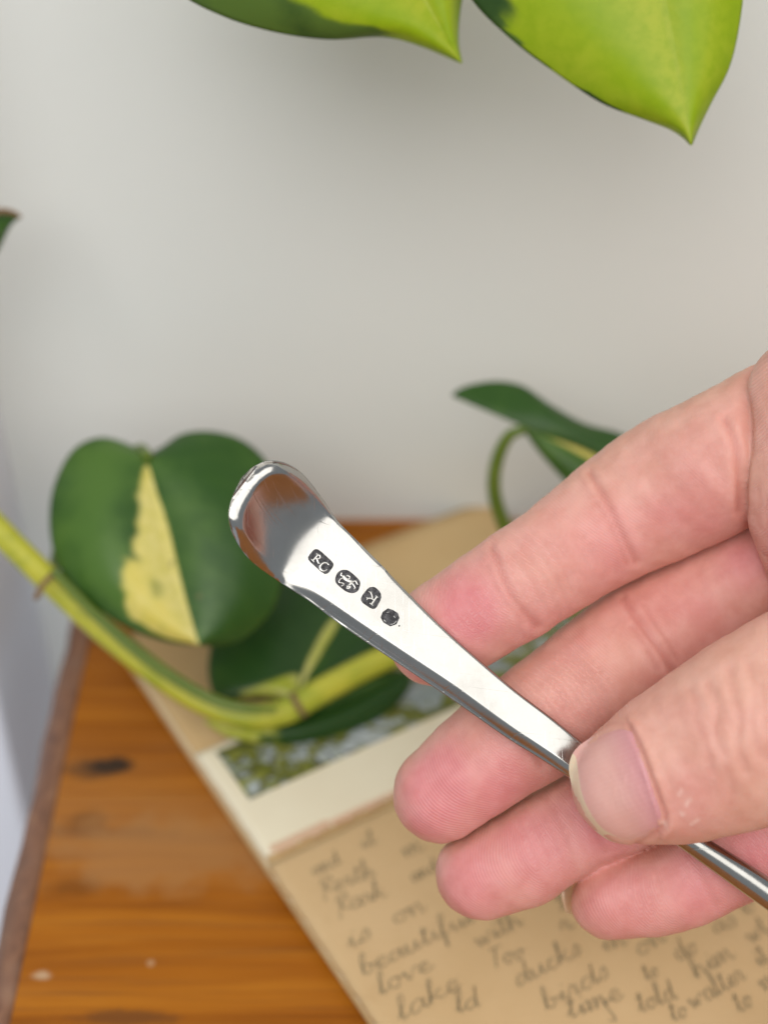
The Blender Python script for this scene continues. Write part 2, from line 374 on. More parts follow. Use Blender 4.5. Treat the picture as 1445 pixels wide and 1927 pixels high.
def word(txt, u0, v0, u1, v1, wid=1.0):
    a0 = np.array(to_bk(u0, v0, ZL)); a1 = np.array(to_bk(u1, v1, ZL)); L = np.linalg.norm(a1-a0); d = (a1-a0)/L; nrm = np.array([-d[1], d[0]])
    tot = sum(A_[c][0] for c in txt); k = L/tot; kx = k; ky = min(k*1.0, .0022)
    V = []; F = []; x = 0
    for ch in txt:
        w, strokes = A_[ch]
        for st in strokes:
            c = catmull([(p[0]+x+random.uniform(-.05, .05)+.18*p[1], p[1]+random.uniform(-.07, .07)) for p in st], 5)
            pt = a0+c[:, :1]*kx*d+c[:, 1:]*ky*nrm
            tg = np.gradient(pt, axis=0); tg /= np.linalg.norm(tg, axis=1)[:, None]+1e-9
            nn = np.stack([-tg[:, 1], tg[:, 0]], 1); b = len(V)
            hw = .000072*wid*(1+.5*np.maximum(0, -tg@nrm)+.25*np.sin(np.arange(len(pt))*.7+x))
            for i in range(len(pt)):
                for s in (-1, 1):
                    q = pt[i]+nn[i]*hw[i]*s; V.append(bk(q[0], q[1], ly_surface(*q)))
            F += [(b+2*i, b+2*i+1, b+2*i+3, b+2*i+2) for i in range(len(pt)-1)]
        x += w
    obj('ink_word', V, F, M_INK, let, smooth=False)
WORDS = [('and', 590,1652,642,1628), ('it', 684,1602,712,1588), ('Perth', 606,1690,709,1650), ('Park', 634,1724,728,1690), ('is', 659,1790,703,1764),
 ('on', 742,1745,804,1714), ('beautiful', 683,1842,895,1736), ('love', 716,1878,815,1826), ('lake', 753,1926,868,1862), ('ld', 860,1910,903,1898),
 ('m', 762,1618,800,1600), ('and', 776,1664,826,1640), ('with', 900,1788,985,1742), ('Too', 927,1826,990,1806), ('y', 1044,1702,1064,1694),
 ('r', 1056,1759,1080,1748), ('ducks', 973,1862,1098,1796), ('birds', 1027,1908,1150,1838), ('time', 1070,1922,1172,1882), ('in', 1136,1795,1182,1780),
 ('on', 1202,1803,1256,1772), ('do', 1275,1812,1315,1794), ('as', 1344,1762,1388,1742), ('to', 1216,1850,1242,1838), ('him', 1309,1846,1384,1802),
 ('told', 1204,1910,1274,1882), ('walter', 1303,1904,1404,1846), ('to', 1390,1910,1420,1894), ('b', 1404,1726,1424,1712), ('wt', 1414,1780,1450,1756),
 ('it', 1430,1824,1450,1810), ('I', 1146,1930,1168,1916), ('to', 1264,1926,1296,1916), ('n', 1436,1870,1460,1856)]
for w in WORDS: word(*w)

# ------------------------------------------------------------------ plants
def leaf_mat(name, dark, mid, light, trans=0.25, gloss=0.37, pale=(0.84, 0.76, 0.30)):
    a = NT(name); p = a.pos(); v = a.attr('varieg'); vein = a.attr('vein'); shade = a.attr('mid')
    n = a.noise(p, 120, 4, .6); n2 = a.noise(p, 420, 4, .6)
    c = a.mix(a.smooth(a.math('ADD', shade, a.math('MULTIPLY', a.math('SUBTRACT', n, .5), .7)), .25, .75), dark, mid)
    c = a.mix(a.math('MULTIPLY', vein, .35), c, mid)
    edge = a.math('ADD', v, a.math('MULTIPLY', a.math('SUBTRACT', n, .5), .35))
    lt = a.mix(a.attr('streak'), light, pale)
    lt = a.mix(a.math('MULTIPLY', a.smooth(n2, .35, .7), .6), lt, tuple(x*k for x, k in zip(light, (.86, .92, .8))))
    c = a.mix(a.smooth(edge, .28, .70), c, lt)
    sp = a.math('MULTIPLY', a.smooth(a.noise(p, 190, 2), .73, .77), .45)
    c = a.mix(sp, c, (0.25, 0.20, 0.07))
    a.set(Base_Color=c, Roughness=gloss, Specular_IOR_Level=0.38, Normal=a.bump(a.math('ADD', vein, a.math('MULTIPLY', n2, .3)), .12, .0006))
    tr = a.t.nodes.new('ShaderNodeBsdfTranslucent'); a.link(a.mix(1.0, c, (1.0, 1.0, .55), 'MULTIPLY'), tr.inputs[0])
    mx = a.t.nodes.new('ShaderNodeMixShader'); mx.inputs[0].default_value = trans
    a.link(a.b.outputs[0], mx.inputs[1]); a.link(tr.outputs[0], mx.inputs[2]); a.link(mx.outputs[0], a.out.inputs[0])
    return a.m
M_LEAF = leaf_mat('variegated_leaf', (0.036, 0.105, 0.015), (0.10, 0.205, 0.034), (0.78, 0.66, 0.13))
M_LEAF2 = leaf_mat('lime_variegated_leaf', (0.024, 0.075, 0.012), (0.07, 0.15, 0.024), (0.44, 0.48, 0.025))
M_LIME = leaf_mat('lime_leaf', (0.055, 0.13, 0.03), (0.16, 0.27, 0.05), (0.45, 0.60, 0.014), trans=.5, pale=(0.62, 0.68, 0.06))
def stem_mat():
    a = NT('vine_stem'); p = a.pos(); n = a.noise(p, 90, 4); f = a.noise(a.mapping(p, (260, 260, 260)), 1, 3)
    c = a.mix(a.smooth(n, .35, .65), (0.36, 0.40, 0.028), (0.52, 0.50, 0.045)); c = a.mix(a.math('MULTIPLY', a.smooth(f, .55, .7), .35), c, (0.16, 0.24, 0.02))
    return a.set(Base_Color=c, Roughness=.4, Subsurface_Weight=.1, Subsurface_Radius=(.002, .002, .0005), Normal=a.bump(f, .2, .0004))
M_STEM = stem_mat()
a = NT('green_petiole'); M_PET = a.set(Base_Color=a.mix(a.noise(a.pos(), 150, 3), (0.075, 0.135, 0.012), (0.15, 0.21, 0.02)), Roughness=.4)
a = NT('dry_node'); M_NODE = a.set(Base_Color=a.mix(a.noise(a.pos(), 400, 4), (0.13, 0.07, 0.035), (0.28, 0.18, 0.08)), Roughness=.8)

def leaf(parent, mid, left, right, depth, mat, varieg, bulge=2.0, edge=0.0, shade=None, thick=.35, n=70, h=26, name='leaf', curl=None, vein_amt=.30):
    """midrib and the two margins are pixel polylines from base to tip; depth(u,v) gives millimetres"""
    def to3(pts):
        c = resample(catmull(pts, 8), n); return c
    m, l, r = to3(mid), to3(left), to3(right)
    ev = (l+r)/2
    V = []; UV = []; S = np.linspace(0, 1, n)
    for i in range(n):
        for j in range(-h, h+1):
            q = abs(j)/h; e = l[i] if j < 0 else r[i]
            uv = m[i]*(1-q)+e*q
            d = depth(*uv) + edge*q*q - bulge*math.sin(math.pi*min(q*1.0, 1))*math.sin(math.pi*min(S[i]*.95+.04, 1)) 
            if curl: d += curl(S[i], j/h)
            V.append(P(uv[0], uv[1], d)); UV.append((S[i], j/h))
    V = np.array(V); UV = np.array(UV); w = 2*h+1
    F = grid_faces(n, w); 
    o = obj(name, V, F, mat, parent, origin=V[h])
    s, t = UV[:, 0], UV[:, 1]
    ws = np.sin(s*31+t*3)*.5+np.sin(s*57+1+t*6)*.3+np.sin(s*97+2)*.2
    fattr(o, 'varieg', varieg(s, t+.05*ws*sst(-t, .08, .3)*sst(s, .05, .3)))
    fattr(o, 'streak', np.clip(.45+.4*np.sin(t*9+s*4+1.2*np.sin(s*5))+.3*ws*np.abs(t)*2, 0, 1)*(.3+.7*np.exp(-(t/.6)**2)))
    vn = np.exp(-(t/.035)**2)*min(.9, 3*vein_amt) + np.maximum(0, np.cos((s*1.15+np.abs(t)*-.42)*2*math.pi*7))**4*vein_amt*(np.abs(t) > .03)
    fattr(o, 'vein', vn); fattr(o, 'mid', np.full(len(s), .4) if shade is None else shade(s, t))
    md = o.modifiers.new('thickness', 'SOLIDIFY'); md.thickness = thick/1000; md.offset = 0
    return o
def plane_depth(d0, uc, vc, gu, gv): return lambda u, v: d0+gu*(u-uc)+gv*(v-vc)
def sst(x, a, b): t = np.clip((x-a)/(b-a), 0, 1); return t*t*(3-2*t)
def vine_tube(name, pix, parent, mat, n=10, ns=14):
    c = catmull(pix, n); pts = np.array([P(u, v, d) for u, v, d, r in c]); rad = c[:, 3]*c[:, 2]/FPX/1000
    return tube(name, pts, rad, mat, parent, ns)
def node(parent, u, v, d, rpx, direc):
    a = P(u, v, d); b = P(u+direc[0]*rpx*.9, v+direc[1]*rpx*.9, d); k = np.linspace(-1, 1, 7)
    pts = [a+(b-a)*x*.22 for x in k]; rr = [rpx*d/FPX/1000*(.86+.14*math.cos(x*1.5)+.03*math.sin(x*9)) for x in k]
    return tube('node', pts, rr, M_NODE, parent)

vine = empty('trailing_vine', tuple(P(560, 1325, 316)), 'trailing heart-leaf vine with yellow stem draped across the booklet', 'plant')
vine_tube('stem', [(-220, 800, 296, 27), (-60, 940, 300, 26), (40, 1040, 304, 25), (110, 1108, 307, 25), (200, 1190, 310, 25), (300, 1270, 312, 24), (390, 1325, 313, 23), (470, 1347, 313, 24), (540, 1338, 315, 25), (600, 1303, 318, 25), (690, 1255, 323, 24), (800, 1205, 328, 22), (920, 1130, 335, 20), (1050, 1060, 341, 19), (1200, 985, 347, 17), (1500, 850, 350, 15)], vine, M_STEM)
vine_tube('stem_groove', [(100, 1073, 300, 8), (190, 1165, 303.5, 10), (290, 1250, 306, 11), (390, 1312, 307.5, 10), (460, 1333, 307, 8), (520, 1335, 308, 4)], vine, M_PET)
node(vine, 92, 1092, 306, 27, (.7, .7)); node(vine, 562, 1326, 315, 28, (.85, -.5))
vine_tube('aerial_root', [(98, 1082, 299, 5), (82, 1100, 298, 5), (70, 1122, 297.5, 6), (66, 1128, 297.5, 3)], vine, M_NODE)
# heart leaf
def hv(s, t):
    lo = -(.13+.68*sst(s, .25, .95)**1.1*(1-.3*sst(s, .85, 1)))
    m = sst(t, lo-.20, lo+.10)*(1-sst(t, .0+.02, .07))
    spot = np.exp(-(((s-.66)/.10)**2+((t+.22)/.16)**2)); m = m-.50*spot-.45*np.exp(-(((s-.52)/.05)**2+((t+.30)/.07)**2))-.4*np.exp(-(((s-.84)/.06)**2+((t+.55)/.10)**2))
    m = m*sst(s, .02, .10)+.10*np.sin(s*43+t*9)*np.exp(-((t-lo)/.12)**2)*sst(s, .2, .4); return m
lf = leaf(vine, [(277, 858), (290, 930), (308, 1000), (328, 1080), (350, 1150), (376, 1214)],
     [(277, 858), (240, 836), (188, 824), (140, 846), (108, 900), (95, 960), (100, 1030), (128, 1095), (185, 1145), (250, 1185), (315, 1207), (376, 1214)],
     [(277, 858), (305, 842), (345, 817), (400, 813), (458, 830), (503, 872), (528, 940), (537, 1020), (530, 1100), (508, 1155), (460, 1200), (420, 1214), (376, 1214)],
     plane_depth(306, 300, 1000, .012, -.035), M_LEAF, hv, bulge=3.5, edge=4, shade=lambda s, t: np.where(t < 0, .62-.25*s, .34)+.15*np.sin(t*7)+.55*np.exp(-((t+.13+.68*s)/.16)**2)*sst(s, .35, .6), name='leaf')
lf['label'] = 'dark green heart leaf with a yellow flare along the midrib'
vine_tube('petiole', [(102, 1078, 309, 9), (110, 1030, 318, 9), (150, 960, 325, 9), (220, 880, 326, 9), (262, 846, 318, 11), (278, 858, 309, 10)], vine, M_PET)
# two leaves lying under the stem
lf = leaf(vine, [(560, 1318), (575, 1270), (600, 1220), (640, 1150), (690, 1080)],
     [(560, 1318), (480, 1312), (425, 1318), (400, 1302), (393, 1240), (420, 1160), (500, 1090), (600, 1060), (690, 1080)],
     [(560, 1318), (620, 1300), (690, 1270), (742, 1230), (760, 1180), (750, 1120), (690, 1080)],
     plane_depth(322, 560, 1300, .012, -.075), M_LEAF2,
     lambda s, t: np.maximum((1-sst(np.abs(t-.02), .03+.0*s, .12))*(1-sst(s, .5, .8))*.8, (1-sst(s, .16, .30))*sst(-t, -.05, .25)*(1-sst(-t, .75, 1.0))), bulge=2.5, edge=2, shade=lambda s, t: .25+.2*np.sin(t*5+s*3))
lf['label'] = 'dark leaf half hidden behind the heart leaf'
lf = leaf(vine, [(765, 1262), (680, 1310), (590, 1345), (500, 1362), (430, 1365), (384, 1358)],
     [(765, 1262), (772, 1290), (728, 1340), (662, 1376), (580, 1398), (500, 1400), (430, 1386), (384, 1358)],
     [(765, 1262), (700, 1262), (620, 1290), (560, 1315), (480, 1335), (420, 1345), (384, 1358)],
     plane_depth(319, 560, 1340, .018, -.06), M_LEAF2, lambda s, t: sst(s, .60, .74)*(1-.8*np.exp(-((s-.72)/.05)**2-((t+.7)/.3)**2)), bulge=2.0, edge=1.5, shade=lambda s, t: .28+.2*np.sin(t*4))
lf['label'] = 'dark leaf under the stem with a lime green end'
# leaf on an arching stalk
lf = leaf(vine, [(984, 806), (1030, 822), (1085, 846), (1150, 880), (1240, 930), (1330, 990)],
     [(984, 806), (950, 776), (905, 758), (862, 748), (850, 742), (880, 726), (935, 718), (985, 728), (1035, 762), (1100, 798), (1180, 822), (1260, 880), (1330, 990)],
     [(984, 806), (1005, 838), (1040, 880), (1090, 930), (1150, 970), (1240, 995), (1330, 990)],
     plane_depth(322, 1000, 800, .02, -.03), M_LEAF,
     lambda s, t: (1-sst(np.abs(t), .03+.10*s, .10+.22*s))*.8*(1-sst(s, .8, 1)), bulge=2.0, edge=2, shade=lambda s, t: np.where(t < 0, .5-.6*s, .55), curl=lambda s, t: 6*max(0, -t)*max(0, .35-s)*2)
lf['label'] = 'small dark leaf arching on its own stalk above the fingers'
vine_tube('petiole', [(988, 808, 321, 9), (958, 820, 322, 11), (937, 860, 325, 12.5), (929, 910, 328, 13), (938, 960, 331, 13.5), (965, 1020, 335, 14), (1010, 1085, 339, 15)], vine, M_PET)

hang = empty('hanging_vine', tuple(P(900, -520, 252)), 'hanging lime green vine with two large leaves dangling from above', 'plant')
vine_tube('stem', [(380, -640, 262, 22), (620, -560, 256, 22), (900, -520, 252, 22), (1150, -545, 252, 21), (1500, -640, 258, 20)], hang, M_STEM)
lf = leaf(hang, [(560, -430), (640, -300), (720, -160), (790, -20), (840, 70), (868, 118)],
     [(560, -430), (470, -450), (350, -380), (275, -250), (265, -110), (330, -20), (420, 30), (520, 60), (620, 73), (720, 68), (790, 85), (868, 118)],
     [(560, -430), (640, -470), (760, -430), (850, -330), (890, -200), (885, -80), (866, 10), (861, 75), (868, 118)],
     plane_depth(246, 700, 0, .02, .012), M_LIME,
     lambda s, t: np.clip(1.0-.95*sst(-t, .52, .80)*(1-sst(s, .80, .92))*(sst(s, .3, .45)) - .9*sst(-t, .965, .99) - .9*sst(t, .93, .975), 0, 1), bulge=3, edge=3,
     shade=lambda s, t: .75+.25*np.sin(s*30+t*12), vein_amt=.24)
lf['label'] = 'lime leaf with a dark green lower margin'
lf = leaf(hang, [(1150, -440), (1190, -280), (1230, -100), (1265, 80), (1288, 200), (1300, 272)],
     [(1150, -440), (1060, -480), (930, -420), (840, -280), (830, -130), (880, -12), (960, 72), (1045, 136), (1130, 192), (1205, 221), (1258, 241), (1285, 258), (1300, 273)],
     [(1150, -440), (1240, -480), (1350, -400), (1400, -240), (1402, -90), (1392, 30), (1372, 122), (1338, 190), (1316, 235), (1300, 273)],
     plane_depth(240, 1150, 100, -.012, .014), M_LIME,
     lambda s, t: np.clip(1.0-.95*sst(-t, .72, .9)*(1-sst(s, .55, .72))*sst(s, .2, .3)-.9*sst(-t, .965, .988), 0, 1), bulge=1.2, edge=4, shade=lambda s, t: .5+.2*np.sin(s*20), vein_amt=.2)
lf['label'] = 'broad plain lime leaf with a pointed tip'
for (u, v) in ((560, -430), (1150, -440)):
    vine_tube('petiole', [(u, v, 246 if u < 800 else 243, 9), (u+30, v-60, 250, 10), (u+70, v-110, 254, 11)], hang, M_PET)
side = empty('drooping_leaf', tuple(P(-40, 430, 303)), 'dark drooping leaf tip with a brown edge against the pale wall', 'leaf')
lf = leaf(side, [(-75, 520), (-45, 470), (-10, 425), (40, 408)],
     [(-75, 520), (-70, 450), (-45, 405), (0, 396), (24, 399), (40, 408)],
     [(-75, 520), (-30, 505), (-5, 475), (20, 425), (40, 408)],
     plane_depth(303, 0, 430, .02, -.03), M_LEAF, lambda s, t: np.zeros_like(s), bulge=1.5, edge=2, name='blade', h=12, n=30)
vine_tube('dry_margin', [(-70, 450, 302, 4), (-45, 407, 302, 6), (0, 398, 302, 6), (24, 400, 302, 5), (40, 408, 302, 3)], side, M_NODE, 6, 8)
vine_tube('petiole', [(-75, 520, 303, 7), (-110, 590, 308, 8), (-200, 680, 316, 9)], side, M_PET)

# ------------------------------------------------------------------ the hand: one implicit surface
def C(u, v, d): return np.array([(u-CU)*d/FPX, -(v-CV)*d/FPX, -d])          # camera-aligned millimetres
FING = {
 'index':  dict(flat=.93, nodes=[(822,1197,228.8,95),(895,1150,229.2,99),(965,1105,230.0,103),(1055,1046,232,106),(1148,982,234,117),(1255,920,233,133),(1365,868,229,136),(1500,812,229,150)]),
 'middle': dict(flat=.93, nodes=[(832,1493,230.0,93),(922,1420,230.2,104),(1012,1358,231,110),(1100,1295,234,114),(1190,1232,237,122),(1320,1145,240,126),(1440,1068,238,132),(1580,1000,236,150)]),
 'ring':   dict(flat=.93, nodes=[(905,1643,231.0,86),(992,1607,231.0,97),(1090,1560,232,101),(1200,1500,234,106),(1310,1430,237,112),(1480,1300,240,122),(1620,1210,238,140)]),
 'little': dict(flat=.93, nodes=[(1150,1682,231.0,84),(1255,1662,231.6,92),(1370,1605,232.4,98),(1480,1545,234,104),(1600,1460,237,112),(1720,1380,238,130)]),
 'thumb':  dict(flat=.80, nodes=[(1190,1473,212.2,115),(1270,1441,211.0,146),(1355,1404,209.5,165),(1445,1364,208,184),(1560,1312,208,194),(1700,1262,211,205),(1880,1190,218,240)]),
 'palm1':  dict(flat=.9, nodes=[(1545,770,222,150),(1556,860,221,165),(1570,940,221,168),(1660,1120,226,180)]),
 'palm2':  dict(flat=.8, nodes=[(1600,900,236,190),(1700,1150,238,230),(1740,1340,238,220)]),
 'palm3':  dict(flat=.75, nodes=[(1680,1000,234,230),(1900,1150,232,300),(2150,1150,232,290),(2500,1120,238,270)]),
 'palm4':  dict(flat=.8, nodes=[(1700,1380,238,170),(1900,1330,236,230),(2150,1220,234,250)]),
}
for k, f in FING.items():
    nd = np.array([[*C(u, v, d), r*d/FPX] for u, v, d, r in f['nodes']])
    f['chain'] = catmull(nd, 6)
VOX = .45
lo = np.array([0., -78., -262.]); hi = np.array([142., 34., -190.])
dims = np.ceil((hi-lo)/VOX).astype(int)+1
ax = [lo[i]+VOX*np.arange(dims[i]) for i in range(3)]
def seg_dist(X, Y, Z, a, b, flat):
    pa_ = (X-a[0], Y-a[1], (Z-a[2])/flat); ba = (b[0]-a[0], b[1]-a[1], (b[2]-a[2])/flat)
    L2 = ba[0]**2+ba[1]**2+ba[2]**2
    t = np.clip((pa_[0]*ba[0]+pa_[1]*ba[1]+pa_[2]*ba[2])/L2, 0, 1)
    d = np.sqrt((pa_[0]-t*ba[0])**2+(pa_[1]-t*ba[1])**2+(pa_[2]-t*ba[2])**2)-(a[3]+(b[3]-a[3])*t)
    return d, t
def field(name):
    f = FING[name]; ch = f['chain']; G = np.full(dims, 12., np.float32)
    for a, b in zip(ch[:-1], ch[1:]):
        m = 6.0; sl = []
        for i in range(3):
            l = min(a[i]-a[3], b[i]-b[3])-m; h = max(a[i]+a[3], b[i]+b[3])+m
            i0 = max(0, int((l-lo[i])/VOX)); i1 = min(dims[i], int((h-lo[i])/VOX)+2); sl.append(slice(i0, max(i0, i1)))
        if any(s.start >= s.stop for s in sl): continue
        X = ax[0][sl[0]][:, None, None].astype(np.float32); Y = ax[1][sl[1]][None, :, None].astype(np.float32); Z = ax[2][sl[2]][None, None, :].astype(np.float32)
        d, _ = seg_dist(X, Y, Z, a, b, f['flat'])
        sub = G[sl[0], sl[1], sl[2]]; np.minimum(sub, d, out=sub)
    return G
def smin(a, b, k):
    h = np.clip(.5+.5*(b-a)/k, 0, 1); return b*(1-h)+a*h-k*h*(1-h)
fg = smin(field('palm2'), field('palm3'), 8); fg = smin(fg, field('palm4'), 8)
def gap(a, b, g=1.15, w=.9): return np.minimum(a, b)+g*np.exp(-((a-b)/w)**2)
f_index = field('index')
fingers = gap(gap(gap(f_index, field('middle')), field('ring')), field('little'), 1.5, 2.4)
fg = smin(fg, fingers, 4.0)
KX = (.25+4*sst(ax[0], C(1480, 0, 220)[0], C(1640, 0, 220)[0])).astype(np.float32)[:, None, None]
f_p1 = field('palm1'); fg = smin(fg, f_p1, KX)+(.9*np.exp(-((f_index-f_p1)/.9)**2)*np.exp(-(np.maximum(0, np.minimum(f_index, f_p1))/.8)**2)*(KX < 1)).astype(np.float32)
fg = smin(fg, field('thumb'), KX)
for i in range(3):
    s = [slice(None)]*3; s[i] = 0; fg[tuple(s)] = 5; s[i] = -1; fg[tuple(s)] = 5
def surface_nets(G):
    S = G < 0; nx, ny, nz = G.shape
    cnt = np.zeros((nx-1, ny-1, nz-1), np.int8)
    offs = [(i, j, k) for i in (0, 1) for j in (0, 1) for k in (0, 1)]
    for i, j, k in offs: cnt += S[i:nx-1+i, j:ny-1+j, k:nz-1+k]
    act = np.argwhere((cnt > 0) & (cnt < 8)); idx = -np.ones(cnt.shape, np.int32); idx[tuple(act.T)] = np.arange(len(act))
    val = np.stack([G[act[:, 0]+i, act[:, 1]+j, act[:, 2]+k] for i, j, k in offs], 1); o = np.array(offs, float)
    acc = np.zeros((len(act), 3)); num = np.zeros(len(act))
    for p in range(8):
        for q in range(p+1, 8):
            if abs(o[p]-o[q]).sum() != 1: continue
            a, b = val[:, p], val[:, q]; m = (a < 0) != (b < 0)
            t = np.where(m, a/np.where(m, a-b, 1), 0); acc += np.where(m[:, None], o[p]+(o[q]-o[p])*t[:, None], 0); num += m
    V = act+acc/num[:, None]; F = []
    for axs in range(3):
        sl0 = [slice(None)]*3; sl1 = [slice(None)]*3; sl0[axs] = slice(0, -1); sl1[axs] = slice(1, None)
        A, B = S[tuple(sl0)], S[tuple(sl1)]; e = np.argwhere(A != B); b, c = (axs+1) % 3, (axs+2) % 3
        e = e[(e[:, b] > 0) & (e[:, c] > 0) & (e[:, b] < G.shape[b]-1) & (e[:, c] < G.shape[c]-1)]
        q = []
        for db, dc in ((-1, -1), (0, -1), (0, 0), (-1, 0)):
            z = e.copy(); z[:, b] += db; z[:, c] += dc; q.append(idx[z[:, 0], z[:, 1], z[:, 2]])
        q = np.stack(q, 1); fl_ = ~A[e[:, 0], e[:, 1], e[:, 2]]; q[fl_] = q[fl_][:, ::-1]; F.append(q)
    return lo+V*VOX, np.vstack(F)
HV, HF = surface_nets(fg); del fg, fingers
# relax a little to remove the grid
def relax(V, F, it, lam=.5):
    e = np.vstack([F[:, [0, 1]], F[:, [1, 2]], F[:, [2, 3]], F[:, [3, 0]]]); e = np.vstack([e, e[:, ::-1]])
    deg = np.bincount(e[:, 0], minlength=len(V))[:, None]
    for k in range(it):
        for l in (lam, -lam*1.03):
            s = np.stack([np.bincount(e[:, 0], weights=V[e[:, 1], c], minlength=len(V)) for c in range(3)], 1); V = V+l*(s/deg-V)
    return V
HV = relax(HV, HF, 10)
def normals(V, F):
    n = np.cross(V[F[:, 2]]-V[F[:, 0]], V[F[:, 3]]-V[F[:, 1]]); N = np.zeros_like(V)
    for k in range(4):
        for c in range(3): N[:, c] += np.bincount(F[:, k], weights=n[:, c], minlength=len(V))
    return N/(np.linalg.norm(N, axis=1)[:, None]+1e-9)
HN = normals(HV, HF)
U_ = CU+FPX*HV[:, 0]/-HV[:, 2]; V_ = CV-FPX*HV[:, 1]/-HV[:, 2]
# nearest finger, distance along it, sideways position
best = np.full(len(HV), 1e9); fid = np.zeros(len(HV), int); sal = np.zeros(len(HV)); lat = np.zeros(len(HV)); names = list(FING)
for k, nme in enumerate(names):
    ch = FING[nme]['chain']; acc = 0.
    for a, b in zip(ch[:-1], ch[1:]):
        d, t = seg_dist(HV[:, 0], HV[:, 1], HV[:, 2], a, b, FING[nme]['flat']); L = np.linalg.norm(b[:3]-a[:3])
        m = d < best; best[m] = d[m]; fid[m] = k
        ud = (b[:2]-a[:2])/np.linalg.norm(b[:2]-a[:2]); ctr = a[:2]+(b[:2]-a[:2])*t[:, None]
        rel = HV[:, :2]-ctr; s_raw = acc+t*L+np.where(t <= 0, (rel@ud), 0)
        sal[m] = s_raw[m]; lat[m] = (rel@np.array([-ud[1], ud[0]]))[m]; acc += L
front = HN[:, 2] > .05
def pdist(pts):
    pts = np.asarray(pts, float); c = catmull(pts, 6) if len(pts) > 2 else pts; out = np.full(len(U_), 1e9)
    for a, b in zip(c[:-1], c[1:]):
        ab = b-a; t = np.clip(((U_-a[0])*ab[0]+(V_-a[1])*ab[1])/(ab@ab), 0, 1)
        out = np.minimum(out, np.hypot(U_-a[0]-t*ab[0], V_-a[1]-t*ab[1]))
    return out
disp = np.zeros(len(HV)); crease = np.zeros(len(HV)); fleck = np.zeros(len(HV))
def groove(fin, pts, amp, w, col=.6):
    d = pdist(pts); m = front & np.isin(fid, [names.index(f) for f in fin.split()])
    g = np.exp(-(d/w)**2)*m; disp[:] -= amp*g; crease[:] = np.maximum(crease, col*np.exp(-(d/(w*.8))**2)*m)
    disp[:] += amp*.35*np.exp(-((d-2.2*w)/(w*1.3))**2)*m
groove('index', [(925,1030),(945,1080),(970,1130),(1012,1180)], .42, 7, .8)
groove('index', [(918,1065),(945,1120),(985,1172)], .16, 6, .35)
groove('index', [(1108,890),(1140,945),(1168,1000),(1196,1058)], .40, 7, .75)
groove('index', [(1122,945),(1150,990),(1180,1060)], .25, 6, .5)
groove('index', [(1095,905),(1120,950),(1160,1020)], .10, 8, .2)
groove('index palm1', [(1362,790),(1384,840),(1390,900),(1391,960)], .35, 8, .6)
groove('palm1', [(1405,1030),(1425,1045),(1450,1052)], .2, 6, .3)
groove('middle', [(1172,1125),(1205,1175),(1235,1215),(1268,1262)], .40, 7, .7)
groove('middle', [(1190,1180),(1215,1215),(1240,1258)], .22, 6, .4)
groove('middle', [(1212,1140),(1245,1190),(1275,1240)], .16, 6, .3)
groove('middle', [(925,1300),(975,1370),(1020,1440)], .3, 8, .5)
groove('ring', [(1085,1480),(1115,1540),(1140,1600)], .25, 8, .4)
groove('ring', [(1030,1500),(1060,1560),(1085,1640)], .12, 8, .2)
groove('little', [(1290,1580),(1320,1640),(1350,1700)], .2, 9, .3)
for pts, am in [([(1330,1290),(1350,1330),(1345,1380),(1362,1420)], .22), ([(1372,1262),(1380,1310),(1392,1350),(1388,1400),(1402,1450)], .25), ([(1408,1250),(1420,1300),(1415,1360),(1430,1420)], .25),
                ([(1310,1360),(1330,1400),(1340,1450)], .14), ([(1432,1290),(1440,1360),(1445,1430)], .2), ([(1365,1440),(1378,1480),(1375,1510)], .12), ([(1300,1300),(1312,1330),(1308,1350)], .1)]:
    groove('thumb', pts, am*.65, 9, .28)
thumb_i = names.index('thumb')
# ---- thumb nail bed: follow the nail outline in thumb-local coordinates
tip3 = C(1128, 1500, 208); root3 = C(1222, 1462, 204)
NAIL = np.array([(1090,1402),(1118,1384),(1150,1371),(1182,1370),(1200,1405),(1216,1448),(1234,1500),(1247,1545),(1222,1568),(1190,1585),(1157,1586),(1125,1568),(1098,1536),(1080,1494),(1070,1449),(1076,1420)], float)
fold = [(1186,1368),(1203,1405),(1219,1448),(1238,1500),(1251,1545),(1228,1570),(1196,1590)]
sidef = [(1100,1392),(1124,1374),(1152,1362),(1186,1366)]
d = pdist(fold); m = front & (fid == thumb_i); disp += .38*np.exp(-((d-11)/10)**2)*m*((U_-1190)*.94+(V_-1473)*-.34 > -40)*(1.0*(U_ > 1195+(V_-1400)*.28))
disp -= .30*np.exp(-(d/5)**2)*m; crease = np.maximum(crease, .55*np.exp(-(d/5)**2)*m)
d = pdist(sidef); disp += .15*np.exp(-((d-6)/8)**2)*m*(V_ < 1440); crease = np.maximum(crease, .3*np.exp(-(d/4)**2)*m)
for pts in [[(1277,1496),(1281,1487)], [(1291,1515),(1297,1504)], [(1281,1530),(1285,1534)], [(1300,1551),(1312,1543)], [(1247,1546),(1252,1552)], [(1180,1384),(1184,1390)]]:
    fleck = np.maximum(fleck, np.exp(-(pdist(pts)/3.2)**2)*m)
# soft unevenness of the flesh
disp += .10*np.sin(HV[:, 0]*.55+1)*np.sin(HV[:, 1]*.6+HV[:, 2]*.3)+.05*np.sin(HV[:, 0]*1.3+HV[:, 2])*np.sin(HV[:, 1]*1.2)
HV = HV+HN*disp[:, None]
